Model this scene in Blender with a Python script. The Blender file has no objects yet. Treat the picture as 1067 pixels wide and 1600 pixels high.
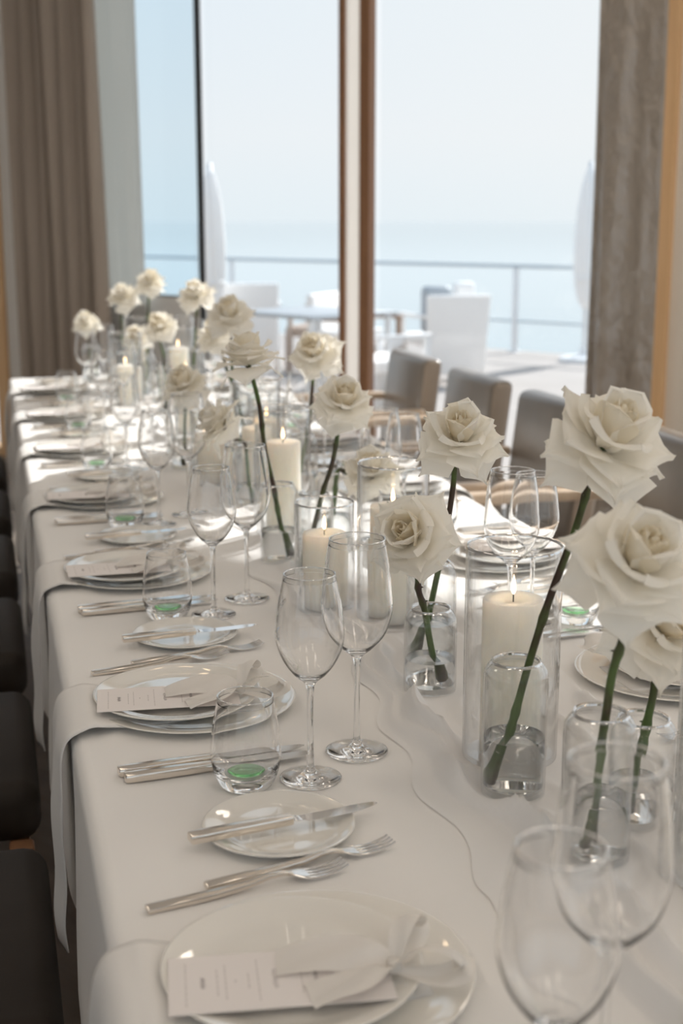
import bpy, bmesh, math, random
from mathutils import Vector, Matrix, Quaternion
random.seed(7)
S = bpy.context.scene
C = S.collection
PI = math.pi
# ------------------------------------------------------------------ camera
# world: metres, +Y runs along the table, z=0 is the floor, table top z=0.75
YAW = math.radians(14.695)            # camera looks this far to the right of +Y
cam_d = bpy.data.cameras.new('camera')
cam = bpy.data.objects.new('camera', cam_d); C.objects.link(cam)
cam.location = (0, 0, 1.39)
cam.rotation_euler = (math.radians(90 - 12.225), 0, -YAW)
cam_d.sensor_fit = 'VERTICAL'; cam_d.sensor_height = 36.0; cam_d.lens = 47.25
cam_d.clip_start = 0.05; cam_d.clip_end = 20000
cam_d.dof.use_dof = True; cam_d.dof.focus_distance = 1.72; cam_d.dof.aperture_fstop = 4.8
cam_d.dof.aperture_blades = 0
S.camera = cam
# ------------------------------------------------------------------ world / sun / exposure
WALL_A = math.radians(-55)            # direction of the glazed wall
TW = Vector((math.cos(WALL_A), math.sin(WALL_A), 0)); NW = Vector((-math.sin(WALL_A), math.cos(WALL_A), 0))
SUN_EL = math.radians(39.0); SUN_AZ = NW.copy()
sun_dir = (SUN_AZ*math.cos(SUN_EL) + Vector((0, 0, math.sin(SUN_EL)))).normalized()
w = bpy.data.worlds.new('sky'); S.world = w; w.use_nodes = True
nt = w.node_tree; nt.nodes.clear()
tc = nt.nodes.new('ShaderNodeTexCoord')
sep = nt.nodes.new('ShaderNodeSeparateXYZ'); nt.links.new(tc.outputs['Generated'], sep.inputs[0])
ramp = nt.nodes.new('ShaderNodeValToRGB'); nt.links.new(sep.outputs['Z'], ramp.inputs[0])
cr = ramp.color_ramp; cr.elements[0].position = 0.0; cr.elements[0].color = (0.80, 0.865, 0.90, 1)
cr.elements[1].position = 1.0; cr.elements[1].color = (0.42, 0.62, 0.88, 1)
e = cr.elements.new(0.06); e.color = (0.84, 0.875, 0.90, 1)
e = cr.elements.new(0.25); e.color = (0.74, 0.84, 0.925, 1)
dot = nt.nodes.new('ShaderNodeVectorMath'); dot.operation = 'DOT_PRODUCT'
nt.links.new(tc.outputs['Generated'], dot.inputs[0]); dot.inputs[1].default_value = sun_dir
mr = nt.nodes.new('ShaderNodeMapRange'); nt.links.new(dot.outputs['Value'], mr.inputs[0])
mr.inputs[1].default_value = 0.55; mr.inputs[2].default_value = 1.0; mr.interpolation_type = 'SMOOTHSTEP'
mx = nt.nodes.new('ShaderNodeMix'); mx.data_type = 'RGBA'
nt.links.new(mr.outputs[0], mx.inputs[0]); nt.links.new(ramp.outputs[0], mx.inputs[6]); mx.inputs[7].default_value = (0.95, 0.93, 0.90, 1)
bg = nt.nodes.new('ShaderNodeBackground'); nt.links.new(mx.outputs[2], bg.inputs[0]); bg.inputs[1].default_value = 0.99
wo = nt.nodes.new('ShaderNodeOutputWorld'); nt.links.new(bg.outputs[0], wo.inputs[0])
sl = bpy.data.lights.new('sun', 'SUN'); sl.energy = 5.3; sl.angle = math.radians(1.2); sl.color = (1, 0.97, 0.93)
sun = bpy.data.objects.new('sun', sl); C.objects.link(sun); sun.location = (6, 9, 12)
sun.rotation_euler = (-sun_dir).to_track_quat('-Z', 'Y').to_euler()
S.view_settings.view_transform = 'Standard'; S.view_settings.look = 'None'
S.view_settings.exposure = 0.13; S.view_settings.gamma = 1.0; S.view_settings.use_curve_mapping = False
S.cycles.max_bounces = 24; S.cycles.transmission_bounces = 24; S.cycles.transparent_max_bounces = 32
S.cycles.glossy_bounces = 8; S.cycles.diffuse_bounces = 5
S.cycles.sample_clamp_indirect = 16.0; S.cycles.blur_glossy = 0.5

# ------------------------------------------------------------------ materials
M = {}
def mat(name, col, rough=0.5, metal=0.0, spec=0.5, noise=None, bump=None, **kw):
    m = bpy.data.materials.new(name); m.use_nodes = True
    t = m.node_tree; b = t.nodes['Principled BSDF']
    b.inputs['Base Color'].default_value = (*col, 1); b.inputs['Roughness'].default_value = rough
    b.inputs['Metallic'].default_value = metal; b.inputs['Specular IOR Level'].default_value = spec
    for k, v in kw.items():
        b.inputs[k.replace('_', ' ')].default_value = v
    co = t.nodes.new('ShaderNodeTexCoord')
    if noise:      # (scale xyz, colour b, low, high)
        mp = t.nodes.new('ShaderNodeMapping'); mp.inputs['Scale'].default_value = noise[0]
        t.links.new(co.outputs['Object'], mp.inputs[0])
        n = t.nodes.new('ShaderNodeTexNoise'); n.inputs['Scale'].default_value = 1.0; n.inputs['Detail'].default_value = 4
        t.links.new(mp.outputs[0], n.inputs[0])
        r = t.nodes.new('ShaderNodeValToRGB'); r.color_ramp.elements[0].position = noise[2]; r.color_ramp.elements[1].position = noise[3]
        r.color_ramp.elements[0].color = (*col, 1); r.color_ramp.elements[1].color = (*noise[1], 1)
        t.links.new(n.outputs[0], r.inputs[0]); t.links.new(r.outputs[0], b.inputs['Base Color'])
    if bump:       # (scale xyz, strength, distance)
        mp = t.nodes.new('ShaderNodeMapping'); mp.inputs['Scale'].default_value = bump[0]
        t.links.new(co.outputs['Object'], mp.inputs[0])
        n = t.nodes.new('ShaderNodeTexNoise'); n.inputs['Scale'].default_value = 1.0; n.inputs['Detail'].default_value = 3
        t.links.new(mp.outputs[0], n.inputs[0])
        bp = t.nodes.new('ShaderNodeBump'); bp.inputs['Strength'].default_value = bump[1]; bp.inputs['Distance'].default_value = bump[2]
        t.links.new(n.outputs[0], bp.inputs['Height']); t.links.new(bp.outputs[0], b.inputs['Normal'])
    M[name] = m
    return m
mat('cloth', (0.87, 0.855, 0.835), 0.85, spec=0.2, bump=((700, 700, 700), 0.08, 0.001), Sheen_Weight=0.15)
mat('napkin', (0.83, 0.81, 0.785), 0.85, spec=0.2, bump=((600, 600, 600), 0.1, 0.001), Sheen_Weight=0.2)
mat('porcelain', (0.87, 0.845, 0.79), 0.06, spec=0.6, Coat_Weight=1.0, Coat_Roughness=0.02, Coat_IOR=1.62)
mat('paper', (0.86, 0.815, 0.795), 0.8, spec=0.2, bump=((900, 900, 900), 0.1, 0.0005))
mat('ink', (0.42, 0.39, 0.38), 0.8); mat('ink_pale', (0.66, 0.62, 0.60), 0.8); mat('gold_ink', (0.72, 0.56, 0.34), 0.4, metal=0.6)
mat('steel', (0.78, 0.77, 0.76), 0.10, metal=1.0)
mat('silver_handle', (0.80, 0.74, 0.67), 0.20, metal=1.0, bump=((40, 40, 40), 0.05, 0.001))
mat('wax', (1.0, 0.86, 0.765), 0.45, spec=0.4, Subsurface_Weight=1.0, Subsurface_Scale=1.0, Subsurface_Radius=(0.07, 0.062, 0.054))
mat('wick', (0.03, 0.025, 0.02), 0.9)
mat('stem', (0.075, 0.13, 0.03), 0.45, noise=((22, 22, 14), (0.05, 0.028, 0.018), 0.42, 0.6), bump=((300, 300, 120), 0.15, 0.001))
mat('wood', (0.72, 0.46, 0.24), 0.4, noise=((40, 40, 2), (0.80, 0.54, 0.30), 0.3, 0.7))
mat('dark_wood', (0.22, 0.105, 0.05), 0.4, noise=((40, 40, 2), (0.30, 0.155, 0.08), 0.3, 0.7))
mat('chair_wood', (0.55, 0.42, 0.30), 0.35, noise=((30, 30, 4), (0.64, 0.50, 0.37), 0.3, 0.7))
mat('leather', (0.165, 0.140, 0.118), 0.30, spec=0.6, noise=((6, 6, 6), (0.20, 0.17, 0.143), 0.35, 0.65), bump=((260, 260, 260), 0.12, 0.001), Coat_Weight=0.35, Coat_Roughness=0.22)
mat('shaded_leather', (0.022, 0.016, 0.012), 0.6, spec=0.3, noise=((6, 6, 6), (0.03, 0.022, 0.017), 0.35, 0.65), bump=((260, 260, 260), 0.12, 0.001))  # same leather as the armchairs, darkened to carry the shade
mat('leather_edge', (0.33, 0.27, 0.215), 0.5, bump=((260, 260, 260), 0.1, 0.001))
mat('curtain', (0.36, 0.30, 0.25), 0.75, spec=0.25, noise=((3, 3, 0.5), (0.44, 0.375, 0.315), 0.3, 0.7), bump=((400, 400, 400), 0.15, 0.001), Sheen_Weight=0.2)
mat('satin_curtain', (0.34, 0.295, 0.25), 0.14, spec=0.9, bump=((16, 16, 8), 1.0, 0.035), Coat_Weight=0.5, Coat_Roughness=0.08)
mat('wall_cream', (0.86, 0.80, 0.71), 0.8, bump=((60, 60, 60), 0.1, 0.002))
mat('wall_grey', (0.80, 0.79, 0.77), 0.8, bump=((60, 60, 60), 0.1, 0.002))
mat('white_paint', (0.92, 0.915, 0.90), 0.5)
mat('ceiling_paint', (0.90, 0.89, 0.87), 0.9); mat('wall_white', (0.84, 0.825, 0.80), 0.85, bump=((60, 60, 60), 0.1, 0.002))
mat('floor_wood', (0.22, 0.18, 0.145), 0.35, noise=((2, 26, 2), (0.28, 0.235, 0.19), 0.3, 0.7))
mat('black_gasket', (0.02, 0.02, 0.02), 0.6)
mat('deck', (0.36, 0.33, 0.31), 0.8, noise=((1.2, 22, 2), (0.46, 0.425, 0.40), 0.35, 0.65))
mat('white_canvas', (0.93, 0.925, 0.915), 0.8, bump=((200, 200, 200), 0.15, 0.002))
mat('white_metal', (0.80, 0.81, 0.82), 0.4); mat('grey_metal', (0.52, 0.58, 0.62), 0.4)
mat('tan_wicker', (0.52, 0.42, 0.35), 0.7, bump=((90, 90, 90), 0.4, 0.004)); mat('brown_wicker', (0.30, 0.20, 0.14), 0.6, bump=((90, 90, 90), 0.4, 0.004))
mat('white_wicker', (0.90, 0.88, 0.86), 0.7, bump=((90, 90, 90), 0.4, 0.004))
mat('slate_top', (0.40, 0.44, 0.48), 0.3)

def shader(name):
    m = bpy.data.materials.new(name); m.use_nodes = True; t = m.node_tree; t.nodes.clear()
    o = t.nodes.new('ShaderNodeOutputMaterial'); M[name] = m
    return t, o
def glass(name, col=(1, 1, 1), ior=1.47):
    t, o = shader(name); g = t.nodes.new('ShaderNodeBsdfGlass'); g.inputs['Color'].default_value = (*col, 1)
    g.inputs['Roughness'].default_value = 0.0; g.inputs['IOR'].default_value = ior; t.links.new(g.outputs[0], o.inputs[0])
glass('glass', (1, 1, 1)); glass('green_glass', (0.82, 0.962, 0.835), 1.25)
def thin_glass(name, tint, r0, pwr=3.2):
    t, o = shader(name)
    tr = t.nodes.new('ShaderNodeBsdfTransparent'); tr.inputs[0].default_value = (*tint, 1)
    gl = t.nodes.new('ShaderNodeBsdfGlossy'); gl.inputs['Roughness'].default_value = 0.0
    lw = t.nodes.new('ShaderNodeLayerWeight'); lw.inputs[0].default_value = 0.5
    pw = t.nodes.new('ShaderNodeMath'); pw.operation = 'POWER'; pw.inputs[1].default_value = pwr; t.links.new(lw.outputs['Facing'], pw.inputs[0])
    ma = t.nodes.new('ShaderNodeMath'); ma.operation = 'MULTIPLY_ADD'; ma.inputs[1].default_value = .9; ma.inputs[2].default_value = r0; t.links.new(pw.outputs[0], ma.inputs[0])
    mxx = t.nodes.new('ShaderNodeMixShader'); t.links.new(ma.outputs[0], mxx.inputs[0]); t.links.new(tr.outputs[0], mxx.inputs[1]); t.links.new(gl.outputs[0], mxx.inputs[2])
    t.links.new(mxx.outputs[0], o.inputs[0])
thin_glass('thin_glass', (0.994, 0.997, 0.997), .03, 2.4); thin_glass('rim_glass', (1, 1, 1), .55, 1.0); glass('water', (1, 1, 1), 1.33)
thin_glass('pane', (0.975, 0.985, 0.99), .02, 5.0); thin_glass('tinted_pane', (0.86, 0.92, 0.95), .02, 5.0)
def thin(name, col, transl, transp, rough=0.6, bumpk=None, spec=0.25):
    t, o = shader(name)
    d = t.nodes.new('ShaderNodeBsdfPrincipled'); d.inputs['Base Color'].default_value = (*col, 1); d.inputs['Roughness'].default_value = rough
    d.inputs['Specular IOR Level'].default_value = spec
    tl = t.nodes.new('ShaderNodeBsdfTranslucent'); tl.inputs[0].default_value = (*col, 1)
    m1 = t.nodes.new('ShaderNodeMixShader'); m1.inputs[0].default_value = transl; t.links.new(d.outputs[0], m1.inputs[1]); t.links.new(tl.outputs[0], m1.inputs[2])
    last = m1
    if transp:
        tp = t.nodes.new('ShaderNodeBsdfTransparent'); m2 = t.nodes.new('ShaderNodeMixShader'); m2.inputs[0].default_value = transp
        t.links.new(m1.outputs[0], m2.inputs[1]); t.links.new(tp.outputs[0], m2.inputs[2]); last = m2
    if bumpk:
        co = t.nodes.new('ShaderNodeTexCoord'); mp = t.nodes.new('ShaderNodeMapping'); mp.inputs['Scale'].default_value = bumpk[0]
        n = t.nodes.new('ShaderNodeTexNoise'); n.inputs['Scale'].default_value = 1; bp = t.nodes.new('ShaderNodeBump'); bp.inputs['Strength'].default_value = bumpk[1]; bp.inputs['Distance'].default_value = bumpk[2]
        t.links.new(co.outputs['Object'], mp.inputs[0]); t.links.new(mp.outputs[0], n.inputs[0]); t.links.new(n.outputs[0], bp.inputs['Height'])
        t.links.new(bp.outputs[0], d.inputs['Normal'])
    t.links.new(last.outputs[0], o.inputs[0])
thin('petal', (0.98, 0.95, 0.88), 0.40, 0, 0.55, ((120, 120, 40), 0.12, 0.002))
thin('petal_core', (0.96, 0.90, 0.77), 0.40, 0, 0.55, ((120, 120, 40), 0.12, 0.002))
thin('gauze', (0.97, 0.96, 0.95), 0.12, 0.08, 0.7, ((900, 900, 900), 0.08, 0.001))
thin('ribbon', (0.90, 0.865, 0.82), 0.20, 0.0, 0.38, ((300, 300, 300), 0.05, 0.001), 0.4)
thin('frosted', (0.78, 0.77, 0.75), 0.70, 0.0, 0.5)
thin('sheer', (0.63, 0.615, 0.59), 0.55, 0.06, 0.8)
thin('vellum', (0.74, 0.69, 0.64), 0.25, 0.10, 0.4)
def emit(name, col, s):
    t, o = shader(name); e = t.nodes.new('ShaderNodeEmission'); e.inputs[0].default_value = (*col, 1); e.inputs[1].default_value = s; t.links.new(e.outputs[0], o.inputs[0])
emit('flame', (1.0, 0.66, 0.36), 5.0); emit('lamp_glow', (1.0, 0.72, 0.45), 5.0); emit('fill_panel_light', (1.0, 0.87, 0.73), 6.0)
# sea: glossy water over pale blue
t, o = shader('sea')
p = t.nodes.new('ShaderNodeBsdfPrincipled'); p.inputs['Base Color'].default_value = (0.33, 0.43, 0.47, 1); p.inputs['Roughness'].default_value = 0.10; p.inputs['IOR'].default_value = 1.33
co = t.nodes.new('ShaderNodeTexCoord'); n = t.nodes.new('ShaderNodeTexNoise'); n.inputs['Scale'].default_value = 0.5; n.inputs['Detail'].default_value = 5
bp = t.nodes.new('ShaderNodeBump'); bp.inputs['Strength'].default_value = 0.05; bp.inputs['Distance'].default_value = 0.2
t.links.new(co.outputs['Object'], n.inputs[0]); t.links.new(n.outputs[0], bp.inputs['Height']); t.links.new(bp.outputs[0], p.inputs['Normal']); t.links.new(p.outputs[0], o.inputs[0])

# ------------------------------------------------------------------ mesh helpers
def mesh(name, vs, fs, m=None, smooth=True, angle=None):
    me = bpy.data.meshes.new(name); me.from_pydata([tuple(v) for v in vs], [], fs); me.validate()
    bm = bmesh.new(); bm.from_mesh(me); bmesh.ops.recalc_face_normals(bm, faces=bm.faces); bm.to_mesh(me); bm.free()
    if m: me.materials.append(M[m] if isinstance(m, str) else m)
    if smooth:
        me.polygons.foreach_set('use_smooth', [True]*len(me.polygons))
        if angle: me.set_sharp_from_angle(angle=math.radians(angle))
    return me
def obj(name, me, parent=None, loc=(0, 0, 0), rz=0.0, **props):
    o = bpy.data.objects.new(name, me); C.objects.link(o); o.location = loc; o.rotation_euler = (0, 0, rz)
    if parent: o.parent = parent
    for k, v in props.items(): o[k] = v
    return o
def thing(name, label, cat, loc=(0, 0, 0), rz=0.0, group=None, me=None):
    o = obj(name, me, None, loc, rz); o['label'] = label; o['category'] = cat
    if group: o['group'] = group
    return o
def struct(name, me, loc=(0, 0, 0), rz=0.0, parent=None):
    o = obj(name, me, parent, loc, rz)
    if not parent: o['kind'] = 'structure'
    return o
def lathe(prof, seg=40, closed=False):
    """prof: list of (r,z). Returns verts, faces; r==0 ends become poles; closed joins last to first."""
    vs, fs, rings = [], [], []
    for r, z in prof:
        if r < 1e-6: rings.append([len(vs)]); vs.append((0, 0, z))
        else:
            rings.append(list(range(len(vs), len(vs)+seg)))
            vs += [(r*math.cos(2*PI*i/seg), r*math.sin(2*PI*i/seg), z) for i in range(seg)]
    pairs = list(zip(rings[:-1], rings[1:])) + ([(rings[-1], rings[0])] if closed else [])
    for a, b in pairs:
        for i in range(seg):
            j = (i+1) % seg
            if len(a) == 1 and len(b) == 1: break
            if len(a) == 1: fs.append((a[0], b[i], b[j]))
            elif len(b) == 1: fs.append((a[i], a[j], b[0]))
            else: fs.append((a[i], a[j], b[j], b[i]))
    return vs, fs
def spline(pts, n):
    """Catmull-Rom through 2-D or 3-D points"""
    P = [Vector(p) for p in pts]; out = []
    for i in range(len(P)-1):
        p0 = P[max(i-1, 0)]; p1 = P[i]; p2 = P[i+1]; p3 = P[min(i+2, len(P)-1)]
        for k in range(n):
            t = k/n
            out.append(0.5*((2*p1) + (p2-p0)*t + (2*p0-5*p1+4*p2-p3)*t*t + (3*p1-p0-3*p2+p3)*t**3))
    out.append(P[-1]); return out
def tube(path, rad, seg=8, cap=True):
    path = [Vector(p) for p in path]; n = len(path); vs, fs = [], []
    if not callable(rad):
        rr = rad; rad = (lambda i: rr[i]) if isinstance(rr, (list, tuple)) else (lambda i: rr)
    up = Vector((0.31, 0.17, 0.93)).normalized(); prev = None
    for i, p in enumerate(path):
        d = (path[min(i+1, n-1)] - path[max(i-1, 0)]).normalized()
        a = (up - d*up.dot(d)) if prev is None else (prev - d*prev.dot(d))
        if a.length < 1e-4: a = d.orthogonal()
        a.normalize(); prev = a; b = d.cross(a); r = rad(i)
        for k in range(seg):
            an = 2*PI*k/seg; vs.append(p + (a*math.cos(an) + b*math.sin(an))*r)
    for i in range(n-1):
        for k in range(seg):
            k2 = (k+1) % seg; fs.append((i*seg+k, i*seg+k2, (i+1)*seg+k2, (i+1)*seg+k))
    if cap: fs.append(tuple(range(seg))[::-1]); fs.append(tuple(range((n-1)*seg, n*seg)))
    return vs, fs
def box(x0, x1, y0, y1, z0, z1):
    vs = [(x, y, z) for z in (z0, z1) for y in (y0, y1) for x in (x0, x1)]
    fs = [(0, 2, 3, 1), (4, 5, 7, 6), (0, 1, 5, 4), (2, 6, 7, 3), (0, 4, 6, 2), (1, 3, 7, 5)]
    return vs, fs
def merge(*parts):
    V, F = [], []
    for vs, fs in parts:
        o = len(V); V += [tuple(v) for v in vs]; F += [tuple(i+o for i in f) for f in fs]
    return V, F
def rbox(x0, x1, y0, y1, z0, z1, bev, seg=3, xf=None):
    bm = bmesh.new(); bmesh.ops.create_cube(bm, size=1)
    for v in bm.verts:
        v.co = Vector((x0+(v.co.x+.5)*(x1-x0), y0+(v.co.y+.5)*(y1-y0), z0+(v.co.z+.5)*(z1-z0)))
    bmesh.ops.bevel(bm, geom=bm.edges[:], offset=bev, segments=seg, profile=0.5, affect='EDGES')
    if xf:
        for v in bm.verts: v.co = xf(v.co)
    bm.verts.index_update(); vs = [v.co.copy() for v in bm.verts]; fs = [tuple(v.index for v in f.verts) for f in bm.faces]; bm.free()
    return vs, fs
def grid(f, nu, nv):
    vs = [f(i/nu, j/nv) for j in range(nv+1) for i in range(nu+1)]
    fs = [(j*(nu+1)+i, j*(nu+1)+i+1, (j+1)*(nu+1)+i+1, (j+1)*(nu+1)+i) for j in range(nv) for i in range(nu)]
    return vs, fs
def shell(vs, fs, th):
    """give an open sheet thickness by a second, offset layer with closed borders"""
    bm = bmesh.new(); bv = [bm.verts.new(v) for v in vs]
    for f in fs: bm.faces.new([bv[i] for i in f])
    bmesh.ops.recalc_face_normals(bm, faces=bm.faces); bm.normal_update()
    bmesh.ops.solidify(bm, geom=bm.faces[:], thickness=th)
    bm.verts.index_update(); V = [v.co.copy() for v in bm.verts]; F = [tuple(v.index for v in f.verts) for f in bm.faces]; bm.free()
    return V, F
def hsh(*a):
    return (math.sin(sum(x*k for x, k in zip(a, (12.9898, 78.233, 37.719))))*43758.5453) % 1.0
ORD = ['first', 'second', 'third', 'fourth', 'fifth', 'sixth', 'seventh', 'eighth', 'ninth', 'tenth', 'eleventh', 'twelfth', 'thirteenth', 'fourteenth', 'fifteenth', 'sixteenth', 'seventeenth', 'eighteenth', 'nineteenth']

# ------------------------------------------------------------------ the room (built in the glazed wall's own axes: s along it, d outward)
D0 = 4.80; HEAD = 3.30; CEIL = 3.50
def wbox(s0, s1, d0, d1, z0, z1): return box(s0, s1, d0, d1, z0, z1)
def wm(name, parts, m, smooth=False): return mesh(name, *merge(*parts), m, smooth)
struct('floor', wm('floor', [wbox(-11, 5, -4.5, D0+.1, -.12, 0)], 'floor_wood'), rz=WALL_A)
struct('ceiling', wm('ceiling', [wbox(-11, 5, -4.5, D0+.12, CEIL, CEIL+.15)], 'ceiling_paint'), rz=WALL_A)
struct('wall_left', wm('wall_left', [wbox(-11.15, -11, -4.5, D0+.12, 0, CEIL)], 'wall_white'), rz=WALL_A)
struct('wall_right', wm('wall_right', [wbox(5, 5.15, -4.5, D0+.12, HEAD, CEIL), wbox(5, 5.15, 4.4, D0+.12, 0, HEAD), wbox(5, 5.15, -4.5, -4.2, 0, HEAD)], 'wall_white'), rz=WALL_A)
struct('wall_back', wm('wall_back', [wbox(-11.15, -2.0, -4.65, -4.5, 0, CEIL), wbox(-2.0, 5.15, -4.65, -4.5, HEAD, CEIL), wbox(4.6, 5.15, -4.65, -4.5, 0, HEAD)], 'wall_white'), rz=WALL_A)
for i in range(4):  # unseen glazing added in the right wall to raise the daylight
    a = -4.2 + i*2.15; b = a+2.15
    ww = struct('window_%d' % (i+6), wm('frame', [wbox(5.02, 5.10, a, a+.06, 0, HEAD), wbox(5.02, 5.10, b-.06, b, 0, HEAD), wbox(5.02, 5.10, a+.06, b-.06, HEAD-.06, HEAD), wbox(5.02, 5.10, a+.06, b-.06, 0, .05)], 'wood'), rz=WALL_A)
    obj('pane', wm('pane', [wbox(5.05, 5.056, a+.06, b-.06, .05, HEAD-.06)], 'pane'), ww)
for i in range(3):  # back wall glazing out of view, added for more daylight
    a = -2.0 + i*2.2; b = a+2.2
    ww = struct('window_%d' % (i+10), wm('frame', [wbox(a, a+.06, -4.62, -4.54, 0, HEAD), wbox(b-.06, b, -4.62, -4.54, 0, HEAD), wbox(a+.06, b-.06, -4.62, -4.54, HEAD-.06, HEAD), wbox(a+.06, b-.06, -4.62, -4.54, 0, .05)], 'wood'), rz=WALL_A)
    obj('pane', wm('pane', [wbox(a+.06, b-.06, -4.58, -4.574, .05, HEAD-.06)], 'pane'), ww)
# front wall: header, piers
struct('wall_front', wm('wall_front', [wbox(-11, 5, D0, D0+.12, HEAD, CEIL), wbox(-11, -10.9, D0, D0+.12, 0, HEAD), wbox(-2.415, -2.12, D0, D0+.12, 0, HEAD), wbox(4.6, 5, D0, D0+.12, 0, HEAD)], 'wall_cream'), rz=WALL_A)
struct('wall_pier', wm('wall_pier', [wbox(-6.65, -5.83, D0, D0+.12, 0, HEAD), wbox(-5.83, -5.016, D0, D0+.12, 0, 1.005)], 'wall_grey'), rz=WALL_A)
struct('trim_1', wm('trim_1', [wbox(-6.72, -6.65, D0-.02, D0+.12, 0, HEAD)], 'wood'), rz=WALL_A)
struct('trim_2', wm('trim_2', [wbox(-2.50, -2.415, D0-.03, D0+.12, 0, HEAD)], 'wood'), rz=WALL_A)
# small fixed side light of tinted glass above the parapet
w1 = struct('window_1', wm('window_frame', [wbox(-5.016, -5.0, D0+.0, D0+.03, 0, HEAD), wbox(-5.83, -5.016, D0+.0, D0+.03, 1.005, 1.012)], 'black_gasket'), rz=WALL_A)
obj('pane', wm('pane', [wbox(-5.83, -5.016, D0+.008, D0+.016, 1.012, HEAD)], 'tinted_pane'), w1)
# middle post: thin dark wood jamb, post translucent for brightness, dark wood door stile
p1 = struct('window_2', wm('post', [wbox(-4.055, -3.972, D0+.012, D0+.020, 0, HEAD)], 'frosted'), rz=WALL_A)
obj('jamb', wm('jamb', [wbox(-4.085, -4.055, D0-.004, D0+.10, 0, HEAD)], 'dark_wood'), p1)
obj('stile', wm('stile', [wbox(-3.972, -3.915, D0+.006, D0+.05, 0, HEAD)], 'dark_wood'), p1)
obj('sill', wm('sill', [wbox(-5.0, -4.085, D0+.02, D0+.10, 0, .02), wbox(-3.885, -2.50, D0+.02, D0+.10, 0, .02)], 'dark_wood'), p1)
obj('pane', wm('pane_l', [wbox(-5.0, -4.085, D0+.05, D0+.056, .02, HEAD)], 'pane'), p1)
obj('pane', wm('pane_r', [wbox(-3.885, -2.50, D0+.05, D0+.056, .02, HEAD)], 'pane'), p1)
# further glazed bays to the right along the same wall
for i in range(3):
    a = -2.12 + i*2.24; b = a + 2.24
    ww = struct('window_%d' % (i+3), wm('frame', [wbox(a, a+.06, D0, D0+.10, 0, HEAD), wbox(b-.06, b, D0, D0+.10, 0, HEAD), wbox(a+.06, b-.06, D0, D0+.10, HEAD-.06, HEAD), wbox(a+.06, b-.06, D0, D0+.10, 0, .05)], 'wood'), rz=WALL_A)
    obj('pane', wm('pane', [wbox(a+.06, b-.06, D0+.05, D0+.056, .05, HEAD-.06)], 'pane'), ww)
for i in range(2):
    a = -10.9 + i*2.09; b = a + 2.09
    ww = struct('window_%d' % (i+13), wm('frame', [wbox(a, a+.06, D0, D0+.10, 0, HEAD), wbox(b-.06, b, D0, D0+.10, 0, HEAD), wbox(a+.06, b-.06, D0, D0+.10, HEAD-.06, HEAD), wbox(a+.06, b-.06, D0, D0+.10, 0, .05)], 'wood'), rz=WALL_A)
    obj('pane', wm('pane', [wbox(a+.06, b-.06, D0+.05, D0+.056, .05, HEAD-.06)], 'pane'), ww)
# curtains
def curtain(name, s0, s1, d, nfold, amp, m, label, z1=3.30):
    L = s1 - s0; nu = nfold*10
    def f(u, v):
        s = s0 + u*L + .006*math.sin(9*u*nfold + 3*v)
        a = amp*(.75+.35*math.sin(5.3*u*nfold*.37+1))*(1-.10*v)
        y = d + a*math.sin(2*PI*u*nfold + .5*math.sin(3*v+7*u)) + .012*math.sin(14*u+4*v)
        return (s, y, .015 + (z1-.015)*v)
    me = mesh(name, *shell(*grid(f, nu, 30), .003), m)
    th = thing(name, label, 'curtain', (0, 0, 0), WALL_A)
    obj('fabric', me, th)
    obj('rail', mesh('rail', *tube([(s0-.08, d, 3.32), (s1+.08, d, 3.32)], .012, 10), 'grey_metal'), th)
    for k in range(nfold):
        obj('ring', mesh('ring', *tube([(s0+(k+.5)*L/nfold, d+.018*math.cos(q*PI/6), 3.312+.018*math.sin(q*PI/6)) for q in range(13)], .003, 6, False), 'grey_metal'), th)
curtain('curtain', -6.33, -5.55, D0-.17, 7, .045, 'curtain', 'dark brown pleated curtain hanging beside the grey pier')
curtain('curtain', -2.70, -2.405, D0-.15, 2, .03, 'satin_curtain', 'shiny taupe satin curtain hanging beside the light wood frame')
curtain('sheer_curtain', -5.72, -5.355, D0-.07, 2, .012, 'sheer', 'pale grey translucent sheer hanging between dark curtain and tinted pane')
# ceiling downlights
lamp_ring = mesh('lamp_ring', *lathe([(.062, 0), (.075, 0), (.075, -.012), (.062, -.012)], 28, True), 'white_metal')
lamp_disc = mesh('lamp_disc', *lathe([(0, -.004), (.061, -.004), (.061, -.001), (0, -.001)], 28), 'lamp_glow')
for ix, x in enumerate((.30, .53, .76)):
    th = thing('ceiling_downlight', 'small warm ceiling downlight, %s of three above the table end' % ORD[ix], 'light', (x, 4.7, CEIL), 0, 'ceiling downlights')
    obj('ring', lamp_ring, th); obj('diffuser', lamp_disc, th)
panel_frame = mesh('panel_frame', *merge(box(-.63, .63, -.19, -.15, -.03, 0), box(-.63, .63, .15, .19, -.03, 0), box(-.63, -.60, -.15, .15, -.03, 0), box(.60, .63, -.15, .15, -.03, 0)), 'white_metal', False)
panel_glow = mesh('panel_glow', *box(-.60, .60, -.15, .15, -.02, -.012), 'fill_panel_light', False)
FILL_PANELS = [(-1.4, -2.2), (-1.4, 0), (-1.4, 2.2), (-1.3, 4.4), (.6, -2.2), (.6, 0), (2.6, -2.2), (2.6, 0), (2.7, 2.2), (2.0, 4.3)]  # unseen glowing panels added on the ceiling to brighten the room
if True:
    for ix, (x, y) in enumerate(FILL_PANELS):
        th = thing('ceiling_fill_panel', 'added unseen ceiling fill panel, %s counted from the back of the room' % ORD[ix], 'light', (x, y, CEIL), PI/2, 'added ceiling fill panels')
        obj('frame', panel_frame, th); obj('diffuser', panel_glow, th)

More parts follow.
